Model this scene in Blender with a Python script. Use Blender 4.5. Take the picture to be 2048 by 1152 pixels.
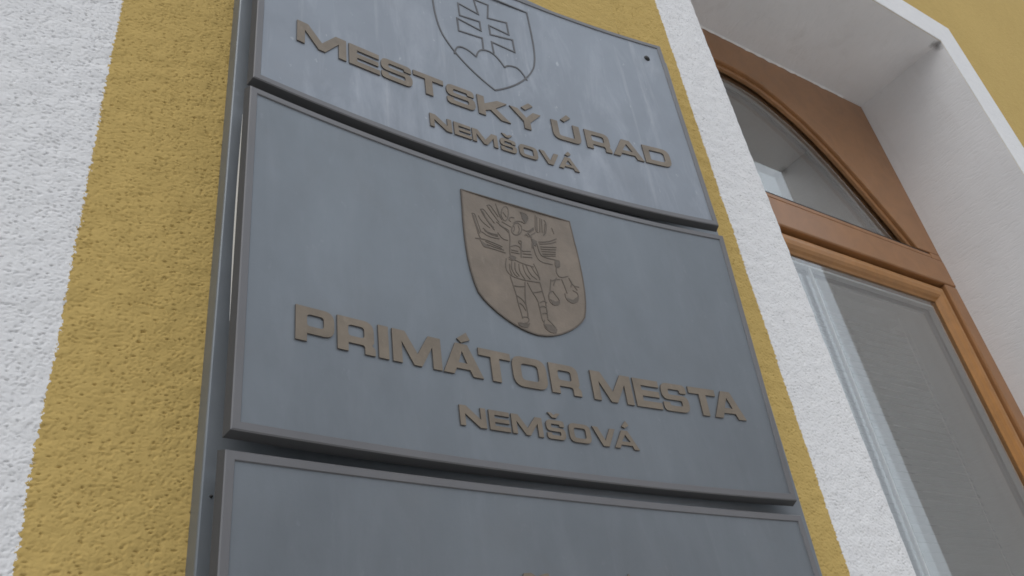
import bpy, bmesh, math
import numpy as np
from mathutils import Vector, Matrix
from mathutils.geometry import tessellate_polygon

for o in list(bpy.data.objects):
    bpy.data.objects.remove(o, do_unlink=True)
scene = bpy.context.scene
col = scene.collection
R = math.radians

# ------------------------------------------------------------------ camera
EYE = 1.60                                   # eye height; z below is given relative to it unless noted
cam_d = bpy.data.cameras.new('camera')
cam_d.sensor_width = 36.0
cam_d.lens = 29.51
cam_d.clip_start = 0.02
cam_d.clip_end = 3000
cam = bpy.data.objects.new('camera', cam_d)
col.objects.link(cam)
right = Vector((0.83858519, -0.52999995, -0.12599575))
down = Vector((0.20294665, 0.51856698, -0.83060276))
fwd = Vector((0.50555666, 0.67096076, 0.5424243))
m = Matrix.Identity(4)
for i in range(3):
    m[i][0], m[i][1], m[i][2] = right[i], -down[i], -fwd[i]
m[0][3], m[1][3], m[2][3] = 0.0, -0.60, EYE
cam.matrix_world = m
scene.camera = cam

# ------------------------------------------------------------------ sky, sun, exposure (overcast)
SUN_EL, SUN_AZ = R(52), R(215)               # azimuth measured from +Y, clockwise: behind the camera, a little left
world = bpy.data.worlds.new('World')
scene.world = world
world.use_nodes = True
wt = world.node_tree
bg = wt.nodes['Background']
sky = wt.nodes.new('ShaderNodeTexSky')
sky.sky_type = 'NISHITA'
sky.sun_disc = False
sky.sun_elevation = SUN_EL
sky.sun_rotation = SUN_AZ
sky.air_density = 1.0
sky.dust_density = 5.0
sky.ozone_density = 1.0
hsv = wt.nodes.new('ShaderNodeHueSaturation')   # cloud cover: much less blue than a clear sky
hsv.inputs['Saturation'].default_value = 0.42
wt.links.new(sky.outputs['Color'], hsv.inputs['Color'])
cloud = wt.nodes.new('ShaderNodeMix')           # an even layer of cloud over the clear sky
cloud.data_type = 'RGBA'
cloud.inputs[0].default_value = 0.70
cloud.inputs[7].default_value = (7.0, 7.55, 8.2, 1)
wt.links.new(hsv.outputs['Color'], cloud.inputs[6])
wt.links.new(cloud.outputs[2], bg.inputs['Color'])
bg.inputs['Strength'].default_value = 0.145
sun_d = bpy.data.lights.new('sun', 'SUN')
sun_d.energy = 0.5
sun_d.angle = R(35)
sun_d.color = (1.0, 0.975, 0.94)
sun = bpy.data.objects.new('sun', sun_d)
col.objects.link(sun)
sdir = Vector((math.sin(SUN_AZ) * math.cos(SUN_EL), math.cos(SUN_AZ) * math.cos(SUN_EL), math.sin(SUN_EL)))
sun.rotation_euler = sdir.to_track_quat('Z', 'Y').to_euler()
sun.location = (0, -6, 12)
vs = scene.view_settings
vs.view_transform = 'Standard'
vs.look = 'None'
vs.gamma = 1.0
vs.use_curve_mapping = False
vs.exposure = 0.07
scene.cycles.filter_width = 1.65

# ------------------------------------------------------------------ helpers
def link(name, me, mat=None, parent=None):
    o = bpy.data.objects.new(name, me)
    col.objects.link(o)
    if mat is not None and me is not None:
        me.materials.append(mat)
    if parent is not None:
        o.parent = parent
    return o

def obj(name, bm, mat, parent=None, smooth=False):
    bmesh.ops.recalc_face_normals(bm, faces=bm.faces)
    me = bpy.data.meshes.new(name)
    bm.to_mesh(me)
    bm.free()
    if smooth:
        for p in me.polygons:
            p.use_smooth = True
    return link(name, me, mat, parent)

def empty(name, loc):
    o = bpy.data.objects.new(name, None)
    col.objects.link(o)
    o.location = loc
    o.empty_display_size = 0.05
    return o

def tag(o, label, cat, group=None):
    o['label'] = label
    o['category'] = cat
    if group:
        o['group'] = group
    return o

def adopt(child, parent):
    """parent while keeping the child where it stands"""
    child.parent = parent
    child.matrix_parent_inverse = Matrix.Translation(-parent.location)
    return child

def quad(bm, pts):
    return bm.faces.new([bm.verts.new(p) for p in pts])

def box(bm, x0, x1, y0, y1, z0, z1):
    v = [bm.verts.new((x, y, z)) for x in (x0, x1) for y in (y0, y1) for z in (z0, z1)]
    for f in ((0, 1, 3, 2), (4, 6, 7, 5), (0, 4, 5, 1), (2, 3, 7, 6), (0, 2, 6, 4), (1, 5, 7, 3)):
        bm.faces.new([v[i] for i in f])
    return v

def bevel(o, w, seg=2):
    md = o.modifiers.new('bevel', 'BEVEL')
    md.width = w
    md.segments = seg
    md.limit_method = 'ANGLE'
    md.angle_limit = R(35)
    return o

def bridge(bm, a, b, closed=True):
    n = len(a)
    for i in range(n if closed else n - 1):
        j = (i + 1) % n
        bm.faces.new((a[i], a[j], b[j], b[i]))

# ------------------------------------------------------------------ materials
def mat(name, color, rough=0.6, metal=0.0, spec=0.5):
    mt = bpy.data.materials.new(name)
    mt.use_nodes = True
    b = mt.node_tree.nodes['Principled BSDF']
    b.inputs['Base Color'].default_value = (*color, 1)
    b.inputs['Roughness'].default_value = rough
    b.inputs['Metallic'].default_value = metal
    b.inputs['Specular IOR Level'].default_value = spec
    return mt

class NT:
    def __init__(s, mt):
        s.t = mt.node_tree
        s.b = s.t.nodes['Principled BSDF']
        s.geo = s.t.nodes.new('ShaderNodeNewGeometry')
    def n(s, kind, **kw):
        nd = s.t.nodes.new(kind)
        for k, v in kw.items():
            if k in nd.inputs:
                nd.inputs[k].default_value = v
            else:
                setattr(nd, k, v)
        return nd
    def l(s, a, b):
        s.t.links.new(a, b)
    def pos(s, scale=(1, 1, 1)):
        mp = s.n('ShaderNodeMapping')
        mp.inputs['Scale'].default_value = scale
        s.l(s.geo.outputs['Position'], mp.inputs['Vector'])
        return mp.outputs['Vector']
    def noise(s, scale, detail=4, rough=0.55, stretch=(1, 1, 1), dist=0.0):
        nd = s.n('ShaderNodeTexNoise', Scale=scale, Detail=detail, Roughness=rough, Distortion=dist)
        s.l(s.pos(stretch), nd.inputs['Vector'])
        return nd.outputs['Fac']
    def ramp(s, fac, p0, p1, c0=(0, 0, 0, 1), c1=(1, 1, 1, 1)):
        nd = s.n('ShaderNodeValToRGB')
        nd.color_ramp.elements[0].position = p0
        nd.color_ramp.elements[1].position = p1
        nd.color_ramp.elements[0].color = c0
        nd.color_ramp.elements[1].color = c1
        s.l(fac, nd.inputs['Fac'])
        return nd.outputs['Color']
    def math(s, op, a, b=None):
        nd = s.n('ShaderNodeMath', operation=op)
        for i, v in enumerate((a, b)):
            if v is None:
                continue
            if isinstance(v, (int, float)):
                nd.inputs[i].default_value = v
            else:
                s.l(v, nd.inputs[i])
        return nd.outputs[0]
    def mix(s, fac, a, b, blend='MIX'):
        nd = s.n('ShaderNodeMix', data_type='RGBA', blend_type=blend)
        for sock, v in ((nd.inputs[0], fac), (nd.inputs[6], a), (nd.inputs[7], b)):
            if isinstance(v, (int, float)):
                sock.default_value = v
            elif isinstance(v, tuple):
                sock.default_value = (*v, 1)[:4]
            else:
                s.l(v, sock)
        return nd.outputs[2]
    def bump(s, h, dist, strength=1.0):
        nd = s.n('ShaderNodeBump', Distance=dist, Strength=strength)
        s.l(h, nd.inputs['Height'])
        s.l(nd.outputs['Normal'], s.b.inputs['Normal'])

YELLOW = (0.475, 0.315, 0.088)
WHITE = (0.74, 0.745, 0.75)

def plaster(name, mode, bump_mm=0.5, fine=True):
    """mode: 'facade' (white below x=.038 and between .862 and the window, else yellow), 'white', 'yellow'"""
    mt = mat(name, WHITE, 0.9, spec=0.15)
    t = NT(mt)
    big = t.noise(2.2, 4, 0.6, (1, 1, 0.6))
    mid = t.noise(38, 5, 0.65, (1, 1, 1.4))
    var = t.math('ADD', t.math('MULTIPLY', big, 0.5), t.math('MULTIPLY', mid, 0.5))
    yel = t.mix(t.ramp(var, 0.33, 0.67), (0.470, 0.335, 0.116), (0.555, 0.402, 0.146))
    moss = t.ramp(t.noise(75, 3, 0.6), 0.66, 0.78)
    yel = t.mix(t.math('MULTIPLY', moss, 0.35), yel, (0.27, 0.23, 0.10))
    whi = t.mix(t.ramp(var, 0.33, 0.67), (0.70, 0.705, 0.72), (0.77, 0.772, 0.778))
    spk = t.ramp(t.noise(120, 2, 0.5, (0.6, 1, 1)), 0.70, 0.78)
    whi = t.mix(t.math('MULTIPLY', spk, 0.25), whi, (0.42, 0.40, 0.38))
    if mode == 'facade':
        sx = t.n('ShaderNodeSeparateXYZ')
        t.l(t.geo.outputs['Position'], sx.inputs[0])
        wob = t.math('MULTIPLY', t.math('SUBTRACT', t.noise(260, 3, 0.7), 0.5), 0.011)
        wob2 = t.math('MULTIPLY', t.math('SUBTRACT', t.noise(9, 2, 0.5), 0.5), 0.006)
        x = t.math('ADD', sx.outputs[0], t.math('ADD', wob, wob2))
        a = t.math('LESS_THAN', x, 0.0385)
        b = t.math('MULTIPLY', t.math('GREATER_THAN', x, 0.862), t.math('LESS_THAN', x, 1.2))
        c = t.mix(t.math('MAXIMUM', a, b), yel, whi)
    else:
        c = yel if mode == 'yellow' else whi
    t.l(c, t.b.inputs['Base Color'])
    if bump_mm:
        h1 = t.noise(150 if fine else 90, 4, 0.6, (0.6, 1, 1), 0.4)
        h2 = t.noise(420, 3, 0.6)
        h = t.math('ADD', t.math('MULTIPLY', t.ramp(h1, 0.30, 0.55), 0.7), t.math('MULTIPLY', h2, 0.35))
        t.bump(h, bump_mm * 0.001, 0.9)
    return mt

M = {}
M['facade'] = plaster('plaster_facade', 'facade', 0.35)
M['facade_far'] = plaster('plaster_facade_far', 'facade', 1.2)
M['white'] = plaster('plaster_white', 'white', 0.9)

def reveal_mat():
    mt = mat('plaster_reveal', (0.72, 0.715, 0.715), 0.92, spec=0.12)
    t = NT(mt)
    v = t.noise(5, 5, 0.62)
    s = t.ramp(t.noise(60, 3, 0.6, (1, 1, 1)), 0.68, 0.80)
    c = t.mix(t.ramp(v, 0.35, 0.7), (0.745, 0.74, 0.742), (0.80, 0.795, 0.797))
    c = t.mix(t.math('MULTIPLY', s, 0.22), c, (0.36, 0.34, 0.33))
    run = t.ramp(t.noise(16, 5, 0.65, (1, 1, 0.10), 0.3), 0.55, 0.75)          # water runs
    c = t.mix(t.math('MULTIPLY', run, 0.16), c, (0.48, 0.45, 0.42))
    # a ragged dark patch in the upper outer corner
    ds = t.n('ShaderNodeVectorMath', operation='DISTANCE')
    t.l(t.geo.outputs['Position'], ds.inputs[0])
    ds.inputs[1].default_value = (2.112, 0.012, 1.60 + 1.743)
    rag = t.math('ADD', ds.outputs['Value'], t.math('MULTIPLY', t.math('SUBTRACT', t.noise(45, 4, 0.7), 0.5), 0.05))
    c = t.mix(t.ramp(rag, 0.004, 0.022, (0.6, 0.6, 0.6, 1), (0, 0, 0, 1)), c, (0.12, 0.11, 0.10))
    t.l(c, t.b.inputs['Base Color'])
    sc = t.ramp(t.noise(70, 4, 0.62, (1, 0.45, 2.2), 0.6), 0.36, 0.52)
    t.bump(sc, 0.0006, 0.7)
    return mt
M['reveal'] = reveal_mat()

def plaque_mat(name, base, dirt, streaks, metal=0.55):
    mt = mat(name, base, 0.42, metal=metal)
    t = NT(mt)
    cloud = t.noise(7, 5, 0.6, (1, 1, 0.7))
    c = t.mix(t.ramp(cloud, 0.3, 0.75), tuple(0.88 * k for k in base), tuple(1.1 * k for k in base))
    if streaks:
        st = t.ramp(t.noise(26, 5, 0.65, (1.0, 1, 0.28), 0.5), 0.48, 0.80)
        c = t.mix(t.math('MULTIPLY', st, 0.55 * streaks), c, (0.62, 0.64, 0.70))
        sp = t.ramp(t.noise(95, 3, 0.6, (1, 1, 0.6)), 0.68, 0.80)
        c = t.mix(t.math('MULTIPLY', sp, 0.75 * streaks), c, (0.70, 0.71, 0.74))
        dr = t.ramp(t.noise(70, 4, 0.6, (1, 1, 0.07), 0.2), 0.60, 0.72)
        c = t.mix(t.math('MULTIPLY', dr, 0.28 * streaks), c, (0.58, 0.59, 0.62))
    gr = t.ramp(t.noise(11, 4, 0.6), 0.55, 0.8)
    c = t.mix(t.math('MULTIPLY', gr, 0.30), c, dirt)
    t.l(c, t.b.inputs['Base Color'])
    r = t.n('ShaderNodeMapRange')
    t.l(t.noise(30, 5, 0.6), r.inputs[0])
    r.inputs[3].default_value = 0.36
    r.inputs[4].default_value = 0.56
    t.l(r.outputs[0], t.b.inputs['Roughness'])
    t.bump(t.noise(320, 3, 0.6), 0.00012, 0.5)
    return mt
M['panel_pale'] = plaque_mat('weathered_panel', (0.255, 0.280, 0.315), (0.27, 0.28, 0.295), 0.50)
M['panel'] = plaque_mat('grey_panel', (0.198, 0.221, 0.244), (0.19, 0.20, 0.21), 0.10)
M['rim'] = plaque_mat('grey_rim', (0.160, 0.160, 0.168), (0.17, 0.158, 0.148), 0.0, 0.2)
M['backing'] = plaque_mat('grey_backing', (0.175, 0.195, 0.215), (0.17, 0.165, 0.16), 0.1, 0.35)
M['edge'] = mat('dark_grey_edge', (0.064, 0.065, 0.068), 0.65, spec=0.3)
M['letter_edge'] = mat('shaded_brown_edge', (0.075, 0.062, 0.052), 0.6)  # sides of raised pieces coloured darker, carrying the shade of their undersides

def bronze(name, base):
    mt = mat(name, base, 0.55, metal=0.15)
    t = NT(mt)
    c = t.mix(t.ramp(t.noise(32, 5, 0.65), 0.3, 0.7), tuple(0.80 * k for k in base), tuple(1.14 * k for k in base))
    worn = t.ramp(t.noise(110, 4, 0.7, (1, 1, 0.5)), 0.60, 0.74)
    c = t.mix(t.math('MULTIPLY', worn, 0.35), c, (base[0] * 1.45, base[1] * 1.5, base[2] * 1.6))
    t.l(c, t.b.inputs['Base Color'])
    rr_ = t.n('ShaderNodeMapRange')
    t.l(t.noise(60, 4, 0.6), rr_.inputs[0])
    rr_.inputs[3].default_value = 0.38
    rr_.inputs[4].default_value = 0.62
    t.l(rr_.outputs[0], t.b.inputs['Roughness'])
    t.bump(t.noise(300, 4, 0.65), 0.0003, 0.6)
    return mt
M['letter'] = bronze('brown_letter', (0.200, 0.165, 0.126))
M['crest'] = bronze('brown_crest', (0.196, 0.160, 0.126))
M['line'] = bronze('dark_line', (0.112, 0.092, 0.074))
M['filler'] = mat('white_filler', (0.78, 0.76, 0.74), 0.9)
M['line_grey'] = bronze('dark_grey_line', (0.10, 0.10, 0.105))
M['screw'] = mat('dark_screw', (0.03, 0.03, 0.03), 0.5, 0.6)
M['bead'] = mat('pale_strip', (0.62, 0.62, 0.60), 0.5)

def wood_mat(name, base, rough):
    mt = mat(name, base, rough, spec=0.5)
    t = NT(mt)
    g = t.noise(14, 6, 0.7, (1, 1, 1), 0.8)
    c = t.mix(t.ramp(g, 0.3, 0.7), tuple(0.86 * k for k in base), tuple(1.12 * k for k in base))
    t.l(c, t.b.inputs['Base Color'])
    t.bump(t.noise(220, 3, 0.6), 0.0001, 0.4)
    return mt
M['frame'] = wood_mat('brown_frame', (0.315, 0.150, 0.060), 0.28)
M['sash'] = wood_mat('tan_sash', (0.39, 0.185, 0.058), 0.28)
M['gasket'] = mat('black_gasket', (0.012, 0.010, 0.010), 0.6)
M['spacer'] = mat('aluminium_spacer', (0.72, 0.72, 0.72), 0.45, 0.2)
M['inner_frame'] = mat('grey_rebate', (0.32, 0.32, 0.33), 0.5)

def glass_mat():
    mt = bpy.data.materials.new('window_glass')
    mt.use_nodes = True
    b = mt.node_tree.nodes['Principled BSDF']
    b.inputs['Base Color'].default_value = (0.96, 0.98, 0.97, 1)
    b.inputs['Roughness'].default_value = 0.0
    b.inputs['IOR'].default_value = 1.92
    b.inputs['Transmission Weight'].default_value = 1.0
    return mt
M['glass'] = glass_mat()
M['room'] = mat('room_wall', (0.30, 0.30, 0.30), 0.9)
M['slat'] = mat('blind_slat', (0.18, 0.178, 0.17), 0.5)
M['cord'] = mat('blind_cord', (0.75, 0.74, 0.70), 0.7)
M['wand'] = mat('white_wand', (0.90, 0.90, 0.90), 0.4)

# ------------------------------------------------------------------ ground
def Z(r):
    return r + EYE

bm = bmesh.new()
quad(bm, [(-400, -400, 0), (400, -400, 0), (400, 400, 0), (-400, 400, 0)])
gm = mat('paving', (0.30, 0.29, 0.275), 0.85)
t = NT(gm)
t.l(t.mix(t.ramp(t.noise(3, 6, 0.6), 0.3, 0.7), (0.48, 0.478, 0.47), (0.58, 0.578, 0.57)), t.b.inputs['Base Color'])
g = obj('ground', bm, gm)
g['kind'] = 'structure'

# ------------------------------------------------------------------ the building
WIN_TOP = 1.747                      # underside of the window head, relative to the eye
WIN_BOT = -0.42
WALL_T = 0.62
FY = 0.283                           # outer face of the window frame, behind the wall face
def xl(z):                           # left edge of the window opening
    return 0.976 + (1.15 - z) * 0.021
def xr(z, y=0.0):                    # right edge of the window opening: the jamb is not quite plumb
    return 2.116 + (WIN_TOP - z) * (0.036 + 0.016 * min(y, 0.4) / FY)

building = empty('town_hall', (1.5, 0.3, 0.0))
tag(building, 'ochre and white plastered town hall wall with an arched brown window', 'building')

# rough plaster: a real height field near the camera
def field(nx, nz, dx, dz, seed):
    rng = np.random.default_rng(seed)
    kx = np.fft.fftfreq(nx, dx)[:, None]
    kz = np.fft.fftfreq(nz, dz)[None, :]
    def band(lx, lz, width, tilt=0.0):
        k = np.sqrt((kx * lx + tilt * kz * lz) ** 2 + (kz * lz) ** 2)
        flt = np.exp(-((np.log(k + 1e-9)) ** 2) / (2 * width ** 2))
        w = np.fft.fft2(rng.standard_normal((nx, nz)))
        h = np.fft.ifft2(w * flt).real
        return h / h.std()
    a = band(0.0095, 0.0058, 0.45)
    b = band(0.0042, 0.0030, 0.40, 0.3)
    d = band(0.026, 0.018, 0.5)
    c = band(0.045, 0.035, 0.5)
    h = 0.62 * a + 0.55 * b
    flat = np.where(h > -0.15, -0.15 + (h + 0.15) * 0.26, h)       # floated flat tops, torn hollows
    pits = np.clip(band(0.0068, 0.0031, 0.38, -0.3) - 1.55 - 0.35 * d, 0, 1.4)          # torn out in drifts
    rough = np.clip(1.0 + 0.45 * d, 0.35, 2.0)
    return flat * 0.00034 * rough + c * 0.00025 - pits * 0.00100

def relief_patch(name, x0, x1, z0, z1, step, seed, right_edge=None, material=None):
    nx, nz = int((x1 - x0) / step) + 1, int((z1 - z0) / step) + 1
    h = field(nx, nz, step, step, seed)
    xs, zs = np.linspace(0, 1, nx), np.linspace(z0, z1, nz)
    XX, ZZ = np.meshgrid(xs, zs, indexing='ij')
    if right_edge is None:
        X = x0 + XX * (x1 - x0)
    else:
        X = x0 + XX * (right_edge(ZZ) - x0)
    Y = -h
    if right_edge is not None:                                     # rounded plaster arris at the opening
        d = (1 - XX) * (x1 - x0)
        Y = Y + np.where(d < 0.010, 0.010 - np.sqrt(np.clip(0.010 ** 2 - (0.010 - d) ** 2, 0, None)), 0) * 0.6
    co = np.stack([X, Y, ZZ + EYE], -1).reshape(-1, 3).astype(np.float32)
    idx = np.arange(nx * nz).reshape(nx, nz)
    q = np.stack([idx[:-1, :-1], idx[1:, :-1], idx[1:, 1:], idx[:-1, 1:]], -1).reshape(-1, 4)
    me = bpy.data.meshes.new(name)
    me.vertices.add(len(co))
    me.vertices.foreach_set('co', co.ravel())
    me.loops.add(q.size)
    me.loops.foreach_set('vertex_index', q.ravel().astype(np.int32))
    me.polygons.add(len(q))
    me.polygons.foreach_set('loop_start', np.arange(0, q.size, 4, dtype=np.int32))
    me.polygons.foreach_set('loop_total', np.full(len(q), 4, dtype=np.int32))
    me.polygons.foreach_set('use_smooth', np.ones(len(q), dtype=bool))
    me.update(calc_edges=True)
    me.validate()
    return link(name, me, material)

ZT0, ZT1 = 0.0, 1.45
adopt(relief_patch('plaster_coat', -0.22, 0.162, ZT0, 0.90, 0.0008, 3, None, M['facade']), building)
adopt(relief_patch('plaster_coat', 0.740, 0.985, ZT0, ZT1, 0.00095, 7, xl, M['facade']), building)

# plain wall round those two coats
bm = bmesh.new()
LX, RX, TOPW = -5.0, 7.5, 6.2
def wq(x0, x1, z0, z1):
    quad(bm, [(x0, 0, z0), (x1, 0, z0), (x1, 0, z1), (x0, 0, z1)])
wq(LX, -0.22, 0, TOPW)
wq(-0.22, 0.162, 0, Z(ZT0)); wq(-0.22, 0.162, Z(0.90), TOPW)
wq(0.162, 0.740, 0, TOPW)
wq(0.740, 0.98, 0, Z(ZT0)); wq(0.740, 0.98, Z(ZT1), TOPW)
wq(0.98, 2.10, Z(WIN_TOP), TOPW)
wq(0.98, 2.10, 0, Z(WIN_BOT))
quad(bm, [(2.10, 0, Z(WIN_TOP)), (RX, 0, Z(WIN_TOP)), (RX, 0, TOPW), (2.10, 0, TOPW)])
quad(bm, [(2.10, 0, 0), (RX, 0, 0), (RX, 0, Z(WIN_BOT)), (2.10, 0, Z(WIN_BOT))])
quad(bm, [(xr(WIN_BOT), 0, Z(WIN_BOT)), (RX, 0, Z(WIN_BOT)), (RX, 0, Z(WIN_TOP)), (xr(WIN_TOP), 0, Z(WIN_TOP))])
box(bm, LX, RX, 5.0, 5.3, 0, TOPW)                                   # far wall of the house
box(bm, LX, LX + 0.3, 0.02, 4.99, 0, TOPW)
box(bm, RX - 0.3, RX, 0.02, 4.99, 0, TOPW)
adopt(obj('wall', bm, M['facade_far']), building)
bm = bmesh.new()
box(bm, LX - 0.3, RX + 0.3, -0.35, 5.6, TOPW + 0.005, TOPW + 0.25)
adopt(obj('roof', bm, mat('roof_board', (0.35, 0.16, 0.10), 0.8)), building)

# window reveals (returns of the wall)
def reveal(name, pts_front, pts_back, seed):
    bm = bmesh.new()
    n = 40
    def row(a, b):
        return [bm.verts.new(Vector(a).lerp(Vector(b), i / n)) for i in range(n + 1)]
    ra = row(*pts_front)
    rb = row(*pts_back)
    bridge(bm, ra, rb, closed=False)
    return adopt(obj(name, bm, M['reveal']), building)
zt, zb = WIN_TOP, WIN_BOT
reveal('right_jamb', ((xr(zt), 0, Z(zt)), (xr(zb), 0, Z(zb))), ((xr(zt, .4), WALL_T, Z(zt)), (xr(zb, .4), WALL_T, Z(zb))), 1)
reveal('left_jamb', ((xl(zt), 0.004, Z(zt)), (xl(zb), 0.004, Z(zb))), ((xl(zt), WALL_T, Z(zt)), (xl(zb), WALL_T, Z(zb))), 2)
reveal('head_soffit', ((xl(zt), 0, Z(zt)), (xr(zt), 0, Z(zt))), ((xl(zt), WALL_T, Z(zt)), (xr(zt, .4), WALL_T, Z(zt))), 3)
bm = bmesh.new()
box(bm, xl(zb) + .001, xr(zb) - 0.001, -0.05, FY - 0.002, Z(zb), Z(zb) + 0.03)
adopt(bevel(obj('sill', bm, M['white']), 0.004), building)

# white surround, a thin raised coat, above and to the right of the opening
B = 0.117
bm = bmesh.new()
def slab(pts, d):
    f = [bm.verts.new((x, -d, Z(z))) for x, z in pts]
    b = [bm.verts.new((x, 0.003, Z(z))) for x, z in pts]
    bm.faces.new(f)
    bridge(bm, f, b)
slab([(0.862, zt + 0.002), (xr(zt) + 0.001, zt + 0.002), (xr(zb) + 0.001, zb), (xr(zb) + B, zb), (xr(zt) + B, zt + B), (0.862, zt + B)], 0.0025)
adopt(bevel(obj('painted_surround', bm, M['white']), 0.0012), building)
bm = bmesh.new()
slab([(0.862, ZT1 + 0.002), (0.972, ZT1 + 0.002), (0.9635, zt), (0.862, zt)], 0.002)
adopt(obj('painted_surround', bm, M['white']), building)

# room behind the window
bm = bmesh.new()
def rq(*p):
    quad(bm, p)
x0, x1, y0, y1, z0, z1 = 0.2, 4.4, WALL_T, 4.6, 0.35, 3.75
rq((x0, y1, z0), (x1, y1, z0), (x1, y1, z1), (x0, y1, z1))
rq((x0, y0, z0), (x0, y1, z0), (x0, y1, z1), (x0, y0, z1))
rq((x1, y0, z0), (x1, y1, z0), (x1, y1, z1), (x1, y0, z1))
rq((x0, y0, z0), (x1, y0, z0), (x1, y1, z0), (x0, y1, z0))
rq((x0, y0, z1), (x1, y0, z1), (x1, y1, z1), (x0, y1, z1))
rq((x0, y0, z0), (xl(0), y0, z0), (xl(0), y0, z1), (x0, y0, z1))
rq((xr(.6, .4), y0, z0), (x1, y0, z0), (x1, y0, z1), (xr(.6, .4), y0, z1))
rq((xl(0), y0, Z(zt)), (xr(.6, .4), y0, Z(zt)), (xr(.6, .4), y0, z1), (xl(0), y0, z1))
rq((xl(0), y0, z0), (xr(.6, .4), y0, z0), (xr(.6, .4), y0, Z(zb)), (xl(0), y0, Z(zb)))
adopt(obj('room_wall', bm, M['room']), building)

# ------------------------------------------------------------------ the window
def ring_poly(outer, inner, y0, y1, mapfn=None):
    """flat ring between two loops with the same number of points, y0 front, y1 back"""
    bm = bmesh.new()
    of = [bm.verts.new((x, y0, Z(z))) for x, z in outer]
    ob = [bm.verts.new((x, y1, Z(z))) for x, z in outer]
    nf = [bm.verts.new((x, y0, Z(z))) for x, z in inner]
    nb = [bm.verts.new((x, y1, Z(z))) for x, z in inner]
    bridge(bm, of, nf); bridge(bm, nf, nb); bridge(bm, nb, ob); bridge(bm, ob, of)
    return bm

TR_T, TR_B = 1.181, 1.078            # transom rail
FB = 0.055                           # frame face width
G = FY
def xrf(z):
    return xr(z, FY) - 0.001
def xlf(z):
    return xl(z) + 0.001
# fanlight edge, right half measured, left half the same rise over a shorter run
APX = 1.45
arc_r = [(0.0, 1.630), (0.055, 1.6285), (0.11, 1.622), (0.165, 1.608), (0.225, 1.579), (0.29, 1.539), (0.345, 1.493), (0.395, 1.442), (0.44, 1.389), (0.485, 1.332), (0.525, 1.278), (0.562, 1.226), (0.592, TR_T)]
def fan(scale_in=0.0):
    """open arc from right foot over the crown to left foot, pulled in by scale_in"""
    pts = []
    for dx, z in reversed(arc_r):
        pts.append((APX + dx, z))
    for dx, z in arc_r[1:]:
        pts.append((APX - dx * 0.70, z))
    if scale_in:
        out = []
        for i, (x, z) in enumerate(pts):
            a = Vector(pts[max(i - 1, 0)]); b = Vector(pts[min(i + 1, len(pts) - 1)])
            tdir = (b - a).normalized()
            nrm = Vector((-tdir.y, tdir.x))                  # points to the inside for this direction
            q = Vector((x, z)) + nrm * scale_in
            out.append((q.x, max(q.y, TR_T + (0.0 if scale_in else 0))))
        pts = out
    return pts

window = empty('window', (1.55, FY, Z(WIN_BOT)))
adopt(window, building)

# head frame with the arched cut-out
def solid_ring_open(outer, inner, y0, y1):
    bm = bmesh.new()
    of = [bm.verts.new((x, y0, Z(z))) for x, z in outer]
    ob = [bm.verts.new((x, y1, Z(z))) for x, z in outer]
    nf = [bm.verts.new((x, y0, Z(z))) for x, z in inner]
    nb = [bm.verts.new((x, y1, Z(z))) for x, z in inner]
    for a, b in ((of, nf), (nf, nb), (nb, ob), (ob, of)):
        bridge(bm, a, b, closed=False)
    for i in (0, -1):
        bm.faces.new((of[i], nf[i], nb[i], ob[i]))
    return bm

def head_outer(n_pts):
    """points on the square head outline matched one to one with the arc"""
    res = []
    arc = fan()
    for (x, z) in arc:
        if x >= APX:
            # right half: climb the jamb, then run along the head
            k = (x - APX) / 0.592
            res.append((xrf(TR_T + (1 - k) * 0.9) if k > 0.62 else APX + (xrf(zt) - APX) * (k / 0.62),
                        TR_T + (zt - 0.001 - TR_T) * (1 - k) / 0.38 if k > 0.62 else zt - 0.001))
        else:
            k = (APX - x) / (0.592 * 0.70)
            res.append((xlf(zt) if k > 0.62 else APX - (APX - xlf(zt)) * (k / 0.62),
                        TR_T + (zt - 0.001 - TR_T) * (1 - k) / 0.38 if k > 0.62 else zt - 0.001))
    return res
ho = head_outer(0)
# make sure that the two upper corners are exact
def snap(res, target):
    i = min(range(len(res)), key=lambda j: (res[j][0] - target[0]) ** 2 + (res[j][1] - target[1]) ** 2)
    res[i] = target
snap(ho, (xrf(zt), zt - 0.001)); snap(ho, (xlf(zt), zt - 0.001))
for i, (x, z) in enumerate(ho):
    if x > APX + 0.1 and z < zt - 0.01:
        ho[i] = (xrf(z), z)
frame = adopt(bevel(obj('frame', solid_ring_open(ho, fan(), G, G + 0.06), M['frame']), 0.003, 3), window)
# moulded bead running round the arch
adopt(bevel(obj('bead', solid_ring_open(fan(-0.0005), fan(0.013), G + 0.010, G + 0.024), M['frame']), 0.004, 3), window)
def strip(name, a, b, y0, y1, m_, bev=0.0):
    o = adopt(obj(name, solid_ring_open(a, b, y0, y1), m_), window)
    if bev:
        bevel(o, bev)
    return o
strip('glazing_rebate', fan(0.0005), fan(0.030), G + 0.047, G + 0.056, M['inner_frame'])
strip('spacer_bar', fan(0.031), fan(0.0375), G + 0.0295, G + 0.0425, M['spacer'])

def leanbox(name, xa, xb, z0, z1, y0, y1, m_, bev=0.003, parent=None):
    """upright between x functions xa(z), xb(z)"""
    bm = bmesh.new()
    v = []
    for z in (z0, z1):
        v.append([bm.verts.new((x, y, Z(z))) for x, y in ((xa(z), y0), (xb(z), y0), (xb(z), y1), (xa(z), y1))])
    bridge(bm, v[0], v[1])
    bm.faces.new(v[0]); bm.faces.new(v[1])
    o = adopt(obj(name, bm, m_), parent or window)
    if bev:
        bevel(o, bev, 3)
    return o

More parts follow.
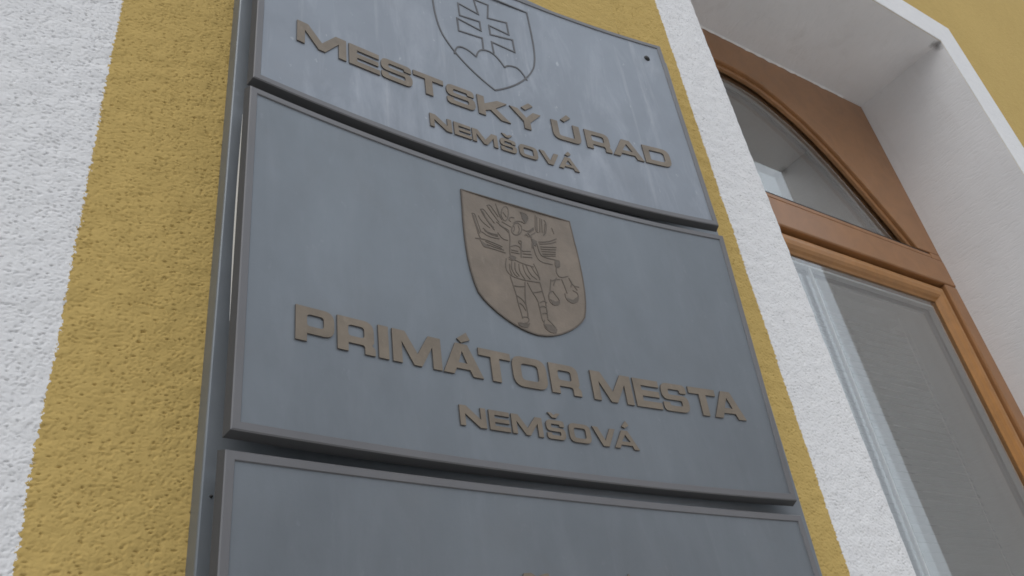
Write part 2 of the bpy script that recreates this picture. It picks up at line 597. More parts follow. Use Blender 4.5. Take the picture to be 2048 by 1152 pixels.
# transom with a seam and a gasket line on top
leanbox('transom', lambda z: xlf(z), lambda z: xrf(z), TR_B, TR_T - 0.0195, G - 0.001, G + 0.06, M['frame'], 0.004)
leanbox('transom', lambda z: xlf(z), lambda z: xrf(z) - 0.05, TR_T - 0.0185, TR_T - 0.0065, G + 0.0005, G + 0.06, M['frame'], 0.002)
leanbox('gasket', lambda z: xlf(z), lambda z: xrf(z) - 0.05, TR_T - 0.006, TR_T + 0.0005, G + 0.004, G + 0.05, M['gasket'], 0)
leanbox('transom', lambda z: xrf(z) - 0.0495, lambda z: xrf(z), TR_T - 0.019, TR_T - 0.0005, G + 0.0002, G + 0.06, M['frame'], 0.001)
# side frame posts below the transom
leanbox('post', lambda z: xrf(z) - FB, lambda z: xrf(z), zb + 0.03, TR_B - 0.0005, G, G + 0.06, M['frame'], 0.005)
leanbox('post', lambda z: xlf(z), lambda z: xlf(z) + FB, zb + 0.03, TR_B - 0.0005, G, G + 0.06, M['frame'], 0.005)
# opening sash: four rails with a rounded profile
SO = FB + 0.006
SW = 0.046
st, sb = TR_B - 0.010, zb + 0.05
def rail_profile(name, pts3):
    return pts3
def sash_loop(off):
    zt_, zb_ = st - off, sb + off
    return [(xlf(zb_) + SO + off, zb_), (xrf(zb_) - SO - off, zb_), (xrf(zt_) - SO - off, zt_), (xlf(zt_) + SO + off, zt_)]
prof = [(0.000, G + 0.045), (0.000, G + 0.016), (0.003, G + 0.010), (0.009, G + 0.0065), (0.020, G + 0.006), (0.030, G + 0.008), (0.037, G + 0.013), (0.041, G + 0.019), (0.046, G + 0.0225), (SW, G + 0.045)]
bm = bmesh.new()
loops = []
for off, y in prof:
    loops.append([bm.verts.new((x, y, Z(z))) for x, z in sash_loop(off)])
for a, b in zip(loops, loops[1:] + loops[:1]):
    bridge(bm, a, b)
adopt(obj('sash', bm, M['sash'], smooth=False), window)
# dark seal between frame and sash
bm = ring_poly(sash_loop(-0.0055), sash_loop(-0.0003), G + 0.030, G + 0.05)
adopt(obj('gasket', bm, M['gasket']), window)
bm = ring_poly(sash_loop(SW + 0.001), sash_loop(SW + 0.030), G + 0.047, G + 0.056)
adopt(obj('glazing_rebate', bm, M['inner_frame']), window)
bm = ring_poly(sash_loop(SW + 0.014), sash_loop(SW + 0.0205), G + 0.0295, G + 0.0425)
adopt(obj('spacer_bar', bm, M['spacer']), window)

# double glazing: outer and inner panes
def pane(pts, y0, y1):
    bm = bmesh.new()
    f = [bm.verts.new((x, y0, Z(z))) for x, z in pts]
    b = [bm.verts.new((x, y1, Z(z))) for x, z in pts]
    bm.faces.new(f); bm.faces.new(list(reversed(b))); bridge(bm, f, b)
    return adopt(obj('pane', bm, M['glass']), window)
fan_pts = fan(-0.004)
for y in (G + 0.0250, G + 0.0430):
    pane(fan_pts, y, y + 0.004)
    pane(sash_loop(SW - 0.004), y, y + 0.004)

leanbox('glazing_bar', lambda z: 1.5418, lambda z: 1.5482, sb + SW + .02, st - SW - .02, G + 0.0310, G + 0.0385, M['wand'], 0.0008)

# crumbling filler along the head joint
bm = bmesh.new()
rng = np.random.default_rng(5)
n = 70
pr = []
for i in range(n + 1):
    x = 1.30 + (2.02 - 1.30) * i / n
    w = 0.0030 + 0.0055 * abs(math.sin(i * 0.7)) * rng.random() + 0.002 * rng.random()
    pr.append((x, w))
a = [bm.verts.new((x, G - 0.0015, Z(zt) - 0.0005)) for x, w in pr]
b = [bm.verts.new((x, G - 0.0025 - w * 0.5, Z(zt) - w * 0.5)) for x, w in pr]
c = [bm.verts.new((x, G - 0.0008, Z(zt) - w)) for x, w in pr]
bridge(bm, a, b, closed=False); bridge(bm, b, c, closed=False)
adopt(obj('joint_filler', bm, M['filler']), window)

# ------------------------------------------------------------------ blind in the room
blind = empty('venetian_blind', (1.58, 0.47, Z(1.04)))
tag(blind, 'grey venetian blind hanging behind the lower window pane', 'blind')
bm = bmesh.new()
box(bm, 1.06, 2.10, 0.445, 0.485, Z(1.045), Z(1.075))
adopt(obj('head_rail', bm, M['slat']), blind)
me = None
zz_ = 1.025
while zz_ > WIN_BOT + 0.06:
    if me is None:
        bm = bmesh.new()
        n = 6
        rows = []
        for i in range(n + 1):
            s_ = (i / n - 0.5) * 0.026
            d = 0.0016 * (1 - (2 * i / n - 1) ** 2)
            ca, sa = math.cos(R(68)), math.sin(R(68))
            rows.append([bm.verts.new((x, s_ * ca - d * sa, s_ * sa + d * ca)) for x in (-0.545, 0.560)])
        for r0, r1 in zip(rows, rows[1:]):
            bm.faces.new((r0[0], r0[1], r1[1], r1[0]))
        so = obj('slat', bm, M['slat'], smooth=True)
        me = so.data
    else:
        so = link('slat', me)
    so.location = (1.58, 0.465, Z(zz_))
    adopt(so, blind)
    zz_ -= 0.021
def rod(name, x, y, z0, z1, r, m_, parent):
    bm = bmesh.new()
    bmesh.ops.create_cone(bm, cap_ends=True, segments=10, radius1=r, radius2=r, depth=z1 - z0,
                          matrix=Matrix.Translation((x, y, Z((z0 + z1) / 2))))
    return adopt(obj(name, bm, m_, smooth=True), parent)
rod('cord', 2.064, 0.43, WIN_BOT + 0.1, 1.045, 0.0012, M['cord'], blind)
rod('cord', 2.090, 0.43, 0.62, 1.045, 0.0008, M['cord'], blind)

# ------------------------------------------------------------------ sign: backing board and three bowed plaques
sign_y = -0.024
bz0, bz1 = -0.20, 0.984
bm = bmesh.new()
pts = [(0.1405, bz0), (0.772, bz0), (0.803, bz1), (0.1425, bz1)]
f = [bm.verts.new((x, sign_y, Z(z))) for x, z in pts]
b = [bm.verts.new((x, 0.001, Z(z))) for x, z in pts]
bm.faces.new(f); bm.faces.new(b); bridge(bm, f, b)
backing = bevel(obj('backing_board', bm, M['backing']), 0.0015)
tag(backing, 'tall flat grey backing board on the ochre wall behind the three plaques', 'board')
bm = bmesh.new()
bmesh.ops.create_uvsphere(bm, u_segments=10, v_segments=6, radius=0.0012, matrix=Matrix.Translation((0.1485, sign_y, Z(0.222))))
obj('nail_head', bm, M['screw'], backing)

C1 = (-.233, -.015, -.0363)
C2T = (-.229, -.0084, -.0361)
C2B = (-.153, .021, -.0368)
C3 = (-.106, .025, -.0376)
def ysurf(k, x, z):
    if k == 1:
        c = C1
    elif k == 3:
        c = C3
    else:
        t_ = (z - .259) / (.594 - .259)
        c = [b_ + (a_ - b_) * t_ for a_, b_ in zip(C2T, C2B)]
    u_ = x - .45
    return c[0] * u_ * u_ + c[1] * u_ + c[2]
def P3(k, x, z, h=0.0):
    """point on the bowed plaque k, h in front of its rim face"""
    return (x, ysurf(k, x, z) - h, Z(z))

REC = 0.0014
THK = 0.0100
DRAFT = 0.0032
def plaque(k, name, x0, x1, z0, z1, rim, panel_mat, label, back_mat):
    nx, nz = 36, 14
    def per(xa, xb, za, zb_):
        p = [(xa + (xb - xa) * i / nx, za) for i in range(nx)]
        p += [(xb, za + (zb_ - za) * i / nz) for i in range(nz)]
        p += [(xb - (xb - xa) * i / nx, zb_) for i in range(nx)]
        p += [(xa, zb_ - (zb_ - za) * i / nz) for i in range(nz)]
        return p
    def loop(bm, d, h):
        return [bm.verts.new(P3(k, x, z, h)) for x, z in per(x0 + d, x1 - d, z0 + d, z1 - d)]
    root = empty(name, P3(k, (x0 + x1) / 2, z0, 0))
    tag(root, label, 'plaque', 'plaques on the grey board')
    bm = bmesh.new()
    a, b = loop(bm, -DRAFT, -THK), loop(bm, -0.0004, -0.0010)
    bridge(bm, a, b)
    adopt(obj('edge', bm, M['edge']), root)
    bm = bmesh.new()
    seq = [loop(bm, -0.0004, -0.0010), loop(bm, 0.0006, 0.0), loop(bm, rim - 0.0003, 0.0), loop(bm, rim, -0.0004), loop(bm, rim + 0.0004, -REC - 0.0002)]
    for a, b in zip(seq, seq[1:]):
        bridge(bm, a, b)
    adopt(obj('rim', bm, M['rim']), root)
    bm = bmesh.new()
    xa, xb, za, zb_ = x0 + rim - .0004, x1 - rim + .0004, z0 + rim - .0004, z1 - rim + .0004
    gv = [[bm.verts.new(P3(k, xa + (xb - xa) * i / nx, za + (zb_ - za) * j / nz, -REC)) for j in range(nz + 1)] for i in range(nx + 1)]
    for i in range(nx):
        for j in range(nz):
            bm.faces.new((gv[i][j], gv[i + 1][j], gv[i + 1][j + 1], gv[i][j + 1]))
    adopt(obj('panel', bm, panel_mat, smooth=True), root)
    bm = bmesh.new()
    e = DRAFT - 0.001
    gv = [[bm.verts.new(P3(k, x0 - e + (x1 - x0 + 2 * e) * i / nx, z0 - e + (z1 - z0 + 2 * e) * j / 2, -THK + .0008)) for j in range(3)] for i in range(nx + 1)]
    for i in range(nx):
        for j in range(2):
            bm.faces.new((gv[i][j], gv[i + 1][j], gv[i + 1][j + 1], gv[i][j + 1]))
    adopt(obj('back_sheet', bm, back_mat), root)
    # fixing studs that carry the plaque on the board
    for fx in (0.47, 0.53):
        for fz in (0.25, 0.75):
            x, z = x0 + (x1 - x0) * fx, z0 + (z1 - z0) * fz
            bm = bmesh.new()
            yb = ysurf(k, x, z) + THK - .001
            box(bm, x - .008, x + .008, yb, sign_y + .001, Z(z) - .008, Z(z) + .008)
            adopt(obj('fixing_stud', bm, M['screw']), root)
    return root

p1 = plaque(1, 'sign_plaque', .1530, .7485, .6157, .9550, .0065, M['panel_pale'],
            'weathered grey metal plaque reading MESTSKÝ ÚRAD with an outlined double-cross shield', M['rim'])
p2 = plaque(2, 'sign_plaque', .1505, .7520, .2590, .6010, .0065, M['panel'],
            'grey metal plaque reading PRIMÁTOR MESTA with a brown shield crest', M['rim'])
p3 = plaque(3, 'sign_plaque', .1485, .7560, -.100, .2440, .0065, M['panel'],
            'grey metal plaque hanging below the PRIMÁTOR MESTA plaque', M['rim'])

# ------------------------------------------------------------------ lettering: wide square capitals, raised
def fillet(pts, seg=5):
    """points (x, z) or (x, z, r): corners with r become arcs"""
    out = []
    n_ = len(pts)
    for i, p in enumerate(pts):
        r = p[2] if len(p) > 2 else 0
        v = Vector(p[:2])
        if not r:
            out.append(v)
            continue
        a = Vector(pts[i - 1][:2]) - v
        b = Vector(pts[(i + 1) % n_][:2]) - v
        la, lb = a.length, b.length
        r_ = min(r, la * 0.5 if len(pts[i - 1]) > 2 else la, lb * 0.5 if len(pts[(i + 1) % n_]) > 2 else lb)
        p0, p1_ = v + a.normalized() * r_, v + b.normalized() * r_
        for s in range(seg + 1):
            t_ = s / seg
            out.append(p0 * (1 - t_) ** 2 + v * 2 * t_ * (1 - t_) * 0.92 + (p0 + p1_) * t_ * (1 - t_) * 0.08 + p1_ * t_ ** 2)
    return out
def rr(x0, z0, x1, z1, r):
    return [(x0, z0, r), (x0, z1, r), (x1, z1, r), (x1, z0, r)]
def glyph(ch, W):
    s, b = 0.305, 0.228
    c = W / 2
    if ch == 'I':
        return [(0, 0), (0, 1), (W, 1), (W, 0)], []
    if ch == 'M':
        return [(0, 0), (0, 1), (.39, 1), (c, .36), (W - .39, 1), (W, 1), (W, 0), (W - .28, 0), (W - .28, .66), (c + .12, 0), (c - .12, 0), (.28, .66), (.28, 0)], []
    if ch == 'N':
        return [(0, 0), (0, 1), (.36, 1), (W - .28, .40), (W - .28, 1), (W, 1), (W, 0), (W - .36, 0), (.28, .60), (.28, 0)], []
    if ch == 'E':
        return [(0, 0), (0, 1), (W - .01, 1), (W - .01, 1 - b), (s, 1 - b), (s, .61), (W - .04, .61), (W - .04, .405), (s, .405), (s, b), (W, b), (W, 0)], []
    if ch == 'S':
        return [(W - .03, .685, .02), (W - .03, 1, .27), (0, 1, .27), (0, .41, .22), (W - .29, .41, .06), (W - .29, .205, .07), (.28, .205, .07), (.28, .315, .02), (0, .315, .02),
                (0, 0, .27), (W, 0, .27), (W, .595, .22), (.29, .595, .06), (.29, .795, .07), (W - .32, .795, .07), (W - .32, .685, .02)], []
    if ch == 'T':
        return [(0, 1 - .235), (0, 1), (W, 1), (W, 1 - .235), (c + .15, 1 - .235), (c + .15, 0), (c - .15, 0), (c - .15, 1 - .235)], []
    if ch == 'K':
        return [(0, 0), (0, 1), (s, 1), (s, .62), (W - .50, 1), (W - .06, 1), (W - .62, .55), (W, 0), (W - .43, 0), (W - .86, .385), (s, .27), (s, 0)], []
    if ch == 'Y':
        return [(0, 1), (.37, 1), (c, .61), (W - .37, 1), (W, 1), (c + .15, .38), (c + .15, 0), (c - .15, 0), (c - .15, .38)], []
    if ch == 'U':
        return [(0, 1), (0, 0, .30), (W, 0, .30), (W, 1), (W - s, 1), (W - s, b, .10), (s, b, .10), (s, 1)], []
    if ch == 'V':
        return [(0, 1), (.34, 1), (c, .30), (W - .34, 1), (W, 1), (c + .19, 0), (c - .19, 0)], []
    if ch == 'A':
        return [(0, 0), (c - .20, 1), (c + .20, 1), (W, 0), (W - .345, 0), (W - .435, .195), (.435, .195), (.345, 0)], [[(.515, .385), (W - .515, .385), (c, .77)]]
    if ch == 'P':
        return [(0, 0), (0, 1), (W, 1, .27), (W, .235, .27), (s, .235), (s, 0)], [rr(s, .445, W - .29, .79, .09)]
    if ch == 'R':
        return [(0, 0), (0, 1), (W - .03, 1, .27), (W - .03, .36, .14), (W - .10, .30, .03), (W, .20, .06), (W, 0), (W - .30, 0), (W - .30, .255, .08), (s, .255), (s, 0)], [rr(s, .46, W - .31, .79, .09)]
    if ch == 'O':
        return rr(0, 0, W, 1, .32), [rr(s, b, W - s, 1 - b, .13)]
    if ch == 'D':
        return [(0, 0), (0, 1), (W, 1, .36), (W, 0, .36)], [[(s, b), (s, 1 - b), (W - s, 1 - b, .15), (W - s, b, .15)]]

def raised(name, k, outer, holes, material, parent, h=0.0, base=-REC - 0.0003, cuts=0):
    """polygon in plaque coordinates (m) raised from the panel; the top edge is slightly eased"""
    bm = bmesh.new()
    loops_ = [outer] + holes
    def area(lp):
        return 0.5 * sum(a[0] * b[1] - b[0] * a[1] for a, b in zip(lp, lp[1:] + lp[:1]))
    loops_ = [lp if area(lp) > 0 else lp[::-1] for lp in loops_]
    tri = tessellate_polygon([[Vector((x, z, 0)) for x, z in lp] for lp in loops_])
    flat = [p for lp in loops_ for p in lp]
    top = [bm.verts.new(P3(k, x, z, h)) for x, z in flat]
    bot = [bm.verts.new(P3(k, x, z, base)) for x, z in flat]
    for a in tri:
        try:
            bm.faces.new([top[i] for i in a])
        except ValueError:
            pass
    nt = len(bm.faces)
    o_ = 0
    for lp in loops_:
        n_ = len(lp)
        bridge(bm, top[o_:o_ + n_], bot[o_:o_ + n_])
        o_ += n_
    bm.faces.ensure_lookup_table()
    for i_, f_ in enumerate(bm.faces):
        f_.material_index = 0 if i_ < nt else 1
    for _ in range(cuts):
        bmesh.ops.subdivide_edges(bm, edges=[e for e in bm.edges if e.calc_length() > 0.012], cuts=1, use_grid_fill=True)
    if cuts:
        # back onto the bowed face after the split
        tops = {v for f_ in bm.faces if f_.material_index == 0 for v in f_.verts}
        for v in tops:
            v.co = P3(k, v.co.x, v.co.z - EYE, h)
        bmesh.ops.triangulate(bm, faces=bm.faces)
    o2 = adopt(obj(name, bm, material), parent)
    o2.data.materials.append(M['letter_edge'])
    return o2

def word(k, parent, H, zbase, letters):
    for ch, xa, xb in letters:
        W = (xb - xa) / H
        outer, holes = glyph(ch, W)
        f_ = lambda lp: [(xa + p.x * H, zbase(xa + p.x * H) + p.y * H) for p in fillet(lp)]
        raised('letter', k, f_(outer), [f_(hh) for hh in holes], M['letter'], parent)
def mm(s):
    return [(a, float(b) / 1000, float(c) / 1000) for a, b, c in (w.split(',') for w in s.split())]
def accent(k, parent, pts):
    raised('accent', k, [(x / 1000, z / 1000) for x, z in pts], [], M['letter'], parent)

word(1, p1, .0310, lambda x: .6940 + .0140 * (x - .20), mm('M,195,250.5 E,253.8,290 S,292,330.5 T,332.3,371 S,374.7,412.5 K,416.3,460 Y,461.7,506.7 U,521.3,562.6 R,570.5,608 A,610,657.6 D,660,702'))
accent(1, p1, [(479, 733), (484.5, 730), (497, 740.5), (491, 744)])
accent(1, p1, [(536.5, 734.5), (541.5, 731.5), (552.5, 741.5), (547, 745.5)])
word(1, p1, .0193, lambda x: .6480 + .0130 * (x - .35), mm('N,348.6,376 E,379,401 M,402.6,436 S,439.8,461.6 O,465.5,491 V,494.5,521.5 A,519.7,549'))
accent(1, p1, [(443.3, 676.6), (447.8, 676.6), (450.6, 674.2), (453.6, 676.8), (458, 676.8), (453, 671.6), (448.2, 671.6)])
accent(1, p1, [(531.4, 673.8), (535.8, 672.4), (540.6, 676.4), (537.0, 680.2)])
word(2, p2, .0322, lambda x: .3437 + .0030 * (x - .20), mm('P,197.2,231 R,233.7,268.3 I,271.6,281.2 M,285,333.6 A,334.8,376.9 T,373.9,409.3 O,410.7,450 R,454,489.6 M,504.7,555.4 E,559,593 S,595.6,630.9 T,634,671.4 A,665,709.4'))
accent(2, p2, [(352.0, 381.5), (356.0, 377.6), (366, 382.2), (362.5, 389.6)])
word(2, p2, .0191, lambda x: .2950 + .0040 * (x - .35), mm('N,346.7,373.6 E,377,399 M,401,435 S,439.5,460.9 O,465.5,491 V,494,522 A,518.6,549.2'))
accent(2, p2, [(443.0, 321.9), (447.6, 321.9), (450.2, 319.6), (453.0, 321.9), (457.4, 321.9), (452.6, 317.0), (447.8, 317.0)])
accent(2, p2, [(531.6, 319.2), (535.6, 317.6), (541.0, 321.0), (537.6, 325.4)])

# ------------------------------------------------------------------ crests
def ribbons(name, k, polys, w, material, parent, h, base):
    bm = bmesh.new()
    for pl in polys:
        pl = [Vector(p) for p in pl]
        closed = (pl[0] - pl[-1]).length < 1e-6
        if closed:
            pl = pl[:-1]
        # soften with one round of corner cutting
        if len(pl) > 2:
            q = []
            n_ = len(pl)
            rngi = range(n_ if closed else n_ - 1)
            if not closed:
                q.append(pl[0])
            for i in rngi:
                a, b = pl[i], pl[(i + 1) % n_]
                q += [a.lerp(b, .25), a.lerp(b, .75)]
            if not closed:
                q.append(pl[-1])
            pl = q
        n_ = len(pl)
        L_, R_, Lb, Rb = [], [], [], []
        for i, p in enumerate(pl):
            a = pl[i - 1] if (i or closed) else p
            b = pl[(i + 1) % n_] if (i < n_ - 1 or closed) else p
            d = (b - a)
            d = d.normalized() if d.length > 1e-9 else Vector((1, 0))
            nn = Vector((-d.y, d.x)) * w * 0.5
            for lst, q_, hh in ((L_, p + nn, h), (R_, p - nn, h), (Lb, p + nn, base), (Rb, p - nn, base)):
                lst.append(bm.verts.new(P3(k, q_.x, q_.y, hh)))
        for a, b in ((L_, R_), (Lb, L_), (R_, Rb)):
            bridge(bm, a, b, closed=closed)
    return adopt(obj(name, bm, material), parent)

def sharp(name, k, polys, w, material, parent, h, base):
    """ribbon with mitred, uncut corners"""
    bm = bmesh.new()
    for pl, closed in polys:
        pl = [Vector(p) for p in pl]
        n_ = len(pl)
        A, B_, A2, B2 = [], [], [], []
        for i, p in enumerate(pl):
            d0 = (p - pl[i - 1]).normalized() if (i or closed) else None
            d1 = (pl[(i + 1) % n_] - p).normalized() if (i < n_ - 1 or closed) else None
            d0 = d0 or d1
            d1 = d1 or d0
            n0, n1 = Vector((-d0.y, d0.x)), Vector((-d1.y, d1.x))
            mv = (n0 + n1)
            mv = mv / max(mv.length_squared, 0.35) * 2 * (w / 2)
            for lst, q_, hh in ((A, p + mv, h), (B_, p - mv, h), (A2, p + mv, base), (B2, p - mv, base)):
                lst.append(bm.verts.new(P3(k, q_.x, q_.y, hh)))
        for a, b in ((A, B_), (A2, A), (B_, B2)):
            bridge(bm, a, b, closed=closed)
    return adopt(obj(name, bm, material), parent)

# outlined shield with a double cross on three hills
cx = .4452
def sh1(x, z):
    return (cx + x / 1000, z / 1000 + (x / 1000) * 0.014)
def bez(p0, p1_, p2_, p3_, n_=12):
    r_ = []
    for i in range(n_ + 1):
        t_ = i / n_
        a = [(1 - t_) ** 3, 3 * t_ * (1 - t_) ** 2, 3 * t_ * t_ * (1 - t_), t_ ** 3]
        r_.append(tuple(sum(w_ * p[j] for w_, p in zip(a, (p0, p1_, p2_, p3_))) for j in (0, 1)))
    return r_
side = bez((74, 929), (74.5, 880), (76, 840), (66, 815)) + bez((66, 815), (54, 789), (30, 765), (0, 748))[1:]
outline = [sh1(*p) for p in side] + [sh1(-x, z) for x, z in side[::-1][1:]]
LW = .0021
LH = dict(h=-REC + 0.0007, base=-REC - 0.0004)
sharp('shield_outline', 1, [(outline, True)], LW, M['line_grey'], p1, **LH)
half = [(7.6, 817), (7.0, 838), (41, 834.5), (41, 858), (7.0, 852), (7.0, 869.5), (36.5, 866), (36.5, 889.5), (7.0, 884), (11, 912)]
cross = [sh1(x, z) for x, z in half] + [sh1(-x, z) for x, z in half[::-1]]
sharp('cross_outline', 1, [(cross, False)], LW, M['line_grey'], p1, **LH)
def hill(x0_, z0_, xp, zp, x1_, z1_):
    return bez((x0_, z0_), (x0_ + (xp - x0_) * .25, zp - 1), (xp - (xp - x0_) * .35, zp), (xp, zp), 8) + bez((xp, zp), (xp + (x1_ - xp) * .35, zp), (x1_ - (x1_ - xp) * .25, zp - (zp - z1_) * .45), (x1_, z1_), 8)[1:]
hills = [hill(-52, 787, -38, 805, -20.5, 797), hill(-20.5, 797, 0, 817, 20.5, 797), hill(20.5, 797, 38, 805, 52, 787)]
for hl in hills:
    sharp('hill_outline', 1, [([sh1(*p) for p in hl], False)], LW, M['line_grey'], p1, **LH)

# brown shield with the engraved winged figure holding scales
sd = [(.3775, .5690), (.3762, .5400)] + bez((.3755, .530), (.3740, .492), (.3745, .462), (.3830, .440), 8) + bez((.3830, .440), (.393, .4235), (.425, .4055), (.4475, .4055), 8)[1:]
sh = sd + [(.8965 - x, z) for x, z in sd[::-1][1:]]
raised('shield', 2, sh, [], M['crest'], p2, h=-REC + 0.0012, cuts=4)
sharp('shield_outline', 2, [([(x + (.448 - x) * .012, z + (.49 - z) * .010) for x, z in sh], True)], .0013, M['line'], p2, h=-REC + 0.0015, base=-REC + .0008)
FIG = "3878,5396 3889,5327 3912,5213 3928,5117 3952,5084;3878,5396 3916,5399 3933,5301 3963,5168;3995,5487 4031,5395 4104,5294 4137,5253;3995,5487 4035,5505 4084,5433 4150,5350;4083,5570 4131,5490 4197,5407;4083,5570 4125,5591 4173,5515 4213,5454;4199,5631 4216,5540 4241,5442;3953,5390 3992,5320 4081,5266;3991,5238 4052,5196 4168,5201;3974,5182 4045,5143 4180,5154;3876,5071 3972,5090 4075,5082 4205,5060;3940,5061 3968,4990 4063,4998 4233,4988;4251,5508 4284,5605 4340,5645 4361,5587 4334,5471 4286,5414 4255,5467 4251,5508;4285,5541 4317,5487;4441,5451 4382,5391 4349,5307 4382,5265 4444,5284 4495,5351 4501,5427 4441,5451;4397,5427 4444,5473 4506,5482;4506,5611 4588,5615 4609,5556 4553,5464 4506,5482;4418,5433 4462,5458 4477,5430;4173,5378 4246,5338 4320,5309;4172,5233 4221,5166 4289,5166;4320,5309 4322,5196 4293,5065 4289,4974;4306,5089 4371,5128 4429,5125 4439,5067 4563,5101;4420,5194 4453,5214 4469,5187 4434,5157 4420,5194;4456,5174 4426,4982;4565,5351 4614,5281 4592,5150;4603,5278 4613,5156 4632,5038 4684,4991 4826,4998;4666,5233 4682,5093 4738,5067 4881,5073;4870,5070 4932,5076 4922,4992 4861,4966 4870,5070;4714,5632 4675,5404 4714,5394;4771,5605 4735,5400;4822,5598 4846,5562 4822,5425 4771,5368;4911,5515 4927,5433;4516,5294 4657,5420;4554,5285 4671,5382;4691,5261 4819,5297 4947,5374;4701,5201 4924,5251;4711,5142 4901,5182;4710,5080 4891,5128;4264,4937 4299,4977 4365,4965 4318,4913 4261,4916;4321,4933 4414,4909 4569,4901;4232,4918 4205,4822 4216,4748 4266,4703 4418,4695 4616,4715;4576,4943 4610,4852 4621,4746;4296,4897 4275,4822 4301,4741 4344,4714;4382,4890 4376,4790 4430,4707;4470,4894 4511,4787 4582,4746;4532,4911 4576,4823 4627,4777;4247,4698 4268,4589 4288,4481 4293,4389 4313,4284 4320,4213;4425,4677 4397,4508 4387,4393 4394,4321 4391,4247;4288,4481 4358,4442 4387,4393;4323,4231 4382,4245 4404,4213 4348,4156 4255,4153 4268,4120 4360,4113 4398,4176;4453,4674 4493,4569 4547,4487 4556,4376 4562,4248 4585,4216;4616,4715 4632,4583 4644,4491 4643,4377 4635,4283;4570,4455 4626,4496 4661,4476;4592,4255 4568,4176 4625,4125 4702,4122 4731,4174 4675,4236 4633,4273;4873,4979 4857,4894 4898,4844 5009,4891;4845,4831 4784,4717;4768,4792 4731,4646;4703,4600 4695,4503 4746,4461 4821,4493 4833,4553 4792,4602 4762,4653 4703,4600;4915,4828 4938,4734 4953,4659;5016,4872 5048,4780 5130,4779;4921,4651 4926,4575 5000,4542 5081,4589 5102,4693 5036,4717;3894,5370 3913,5264 3942,5151;4015,5469 4056,5372 4131,5282;4103,5545 4155,5456 4213,5380;4212,5581 4233,5492 4254,5425;4007,5212 4069,5181 4169,5181;3997,5068 4080,5053 4192,5036;4011,5032 4086,5025 4219,5020;4731,5615 4701,5412;4791,5600 4768,5410;4827,5545 4796,5418;4697,5237 4836,5276 4932,5328;4706,5171 4911,5216;4715,5108 4896,5154;4208,5347 4272,5315 4315,5276;4245,5401 4311,5379 4357,5362;4530,5319 4577,5302 4617,5303;4509,5376 4567,5362 4661,5443;4310,5050 4398,5055;4305,5019 4414,5029;4455,5041 4567,5061;4448,4998 4570,5022;4261,4858 4255,4778 4273,4721;4334,4893 4319,4795 4366,4729;4431,4894 4443,4789 4500,4725;4278,4592 4325,4594 4405,4614;4512,4564 4574,4589 4627,4611;4312,4394 4355,4367 4375,4316;4559,4396 4603,4425 4640,4414;4576,4325 4611,4342 4642,4340;4392,5394 4406,5356 4378,5306;4455,5413 4467,5364 4437,5303;4369,5440 4341,5452 4369,5503 4420,5508;4775,4774 4831,4808 4894,4823;5022,4854 5046,4819 5018,4753;5067,4774 5100,4732"
figs = [[tuple(float(v) / 10000 for v in q.split(',')) for q in l_.split()] for l_ in FIG.split(';')]
ribbons('engraved_figure', 2, figs, .0010, M['line'], p2, -REC + 0.0016, -REC + 0.0008)
FILLS = "4255,4153 4268,4120 4360,4113 4402,4168 4348,4156;4573,4205 4625,4125 4712,4124 4735,4175 4671,4216;4711,4535 4746,4461 4821,4493 4837,4545 4776,4517;4922,4603 4935,4567 5000,4542 5081,4589 5100,4662 5010,4589;4516,5610 4588,5615 4611,5557 4559,5472 4523,5530;4870,5070 4932,5076 4922,4992 4865,4967;4264,4941 4299,4977 4365,4965 4318,4917;3931,5068 3971,4987 4063,4998 4010,5026;4614,5281 4672,5266 4648,5186 4616,5198"
for l_ in FILLS.split(';'):
    raised('engraved_fill', 2, [tuple(float(v) / 10000 for v in q.split(',')) for q in l_.split()], [], M['line'], p2, h=-REC + 0.0015, base=-REC + .0008)

# top of the emblem on the lowest plaque
emb = [(.3915, .1725), (.3985, .1732), (.4040, .1704), (.4115, .1728), (.4160, .1735), (.4250, .1500), (.4300, .100), (.405, .070), (.380, .100), (.380, .150)]
raised('emblem', 3, emb, [], M['letter'], p3)
raised('accent', 3, [(.4985, .1700), (.5025, .1680), (.5065, .1720), (.5030, .1762)], [], M['letter'], p3)

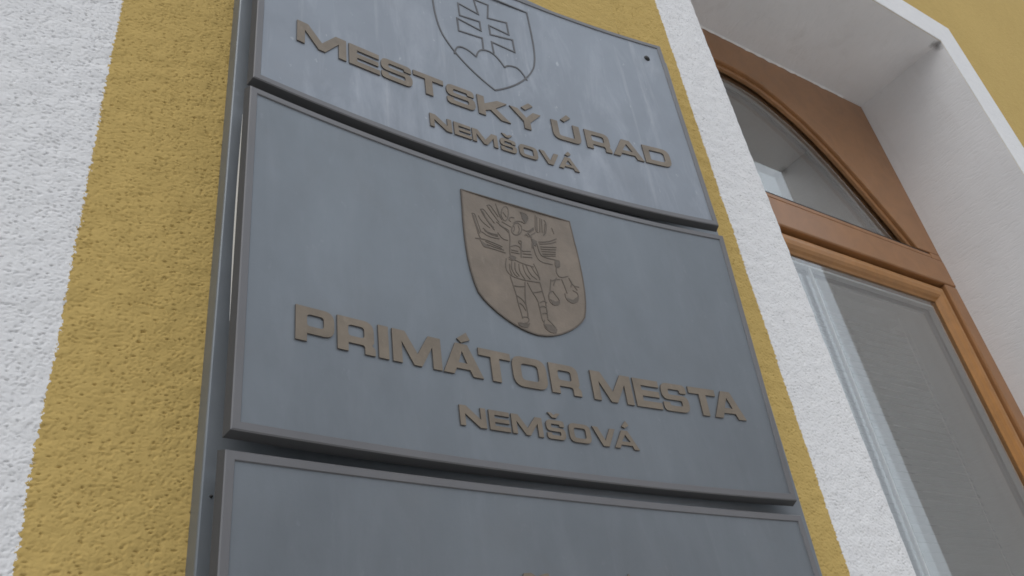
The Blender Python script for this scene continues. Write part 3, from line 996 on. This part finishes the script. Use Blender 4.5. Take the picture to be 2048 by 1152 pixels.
# screws of the top plaque, thin pale strip along its neighbour's lifted edge
for x, z in ((.7175, .9190), (.182, .9190)):
    bm = bmesh.new()
    bmesh.ops.create_uvsphere(bm, u_segments=16, v_segments=8, radius=.0050,
                              matrix=Matrix.Translation(P3(1, x, z, -REC)) @ Matrix.Diagonal((1, .55, 1, 1)))
    adopt(obj('screw', bm, M['screw'], p1, smooth=True), p1)
bm = bmesh.new()
n = 30
ra, rb = [], []
for i in range(n + 1):
    z = .352 + (.572 - .352) * i / n
    w = .0024 * math.sin(math.pi * min(1, max(0, i / n))) ** 1.1 + .00005
    y = ysurf(2, .1505, z) + THK
    ra.append(bm.verts.new((.1505 - DRAFT + .0002, y + .0002, Z(z))))
    rb.append(bm.verts.new((.1505 - DRAFT - w * .15, y + .0002 + w * 1.4, Z(z))))
bridge(bm, ra, rb, closed=False)
adopt(obj('pale_edge_strip', bm, M['bead']), p2)

# ------------------------------------------------------------------ houses added out of view to darken the low reflections
def house(x0, x1, y, h, wall_c, label, floors, cols):
    root = empty('house', ((x0 + x1) / 2, y, 0))
    tag(root, label, 'house', 'added houses out of view')
    bm = bmesh.new()
    box(bm, x0, x1, y - 9, y, 0, h)
    adopt(obj('wall', bm, mat('house_wall', wall_c, 0.9)), root)
    bm = bmesh.new()
    a = [bm.verts.new(p) for p in ((x0 - .4, y + .5, h + .01), (x1 + .4, y + .5, h + .01), (x1 + .4, y - 9.5, h + .01), (x0 - .4, y - 9.5, h + .01))]
    r0, r1 = bm.verts.new((x0 - .4, y - 4.5, h + 3.6)), bm.verts.new((x1 + .4, y - 4.5, h + 3.6))
    bm.faces.new(a)
    bm.faces.new((a[0], a[1], r1, r0)); bm.faces.new((a[2], a[3], r0, r1)); bm.faces.new((a[0], r0, a[3])); bm.faces.new((a[1], a[2], r1))
    adopt(obj('roof', bm, mat('house_roof', (0.16, 0.09, 0.07), 0.85)), root)
    wm = mat('house_glass', (0.06, 0.07, 0.08), 0.15)
    fm = mat('house_frame', (0.7, 0.7, 0.68), 0.5)
    for fl in range(floors):
        for c in range(cols):
            cx_ = x0 + (x1 - x0) * (c + .5) / cols
            zc = 1.1 + fl * 3.1
            bm = bmesh.new(); box(bm, cx_ - .6, cx_ + .6, y + .002, y + .05, zc, zc + 1.6)
            w_ = adopt(obj('window', bm, fm), root)
            bm = bmesh.new(); box(bm, cx_ - .52, cx_ + .52, y + .052, y + .06, zc + .08, zc + 1.52)
            g_ = obj('pane', bm, wm)
            g_.parent = w_
house(-26, -9, -19, 9.5, (0.34, 0.30, 0.25), 'added unseen beige three storey house with a tiled gable roof', 3, 5)
house(-8, 9, -20, 8.2, (0.26, 0.25, 0.24), 'added unseen grey house with a tiled roof between two taller houses', 2, 5)
house(10, 30, -18.5, 10.2, (0.36, 0.24, 0.17), 'added unseen brick coloured three storey house with a tiled roof', 3, 6)
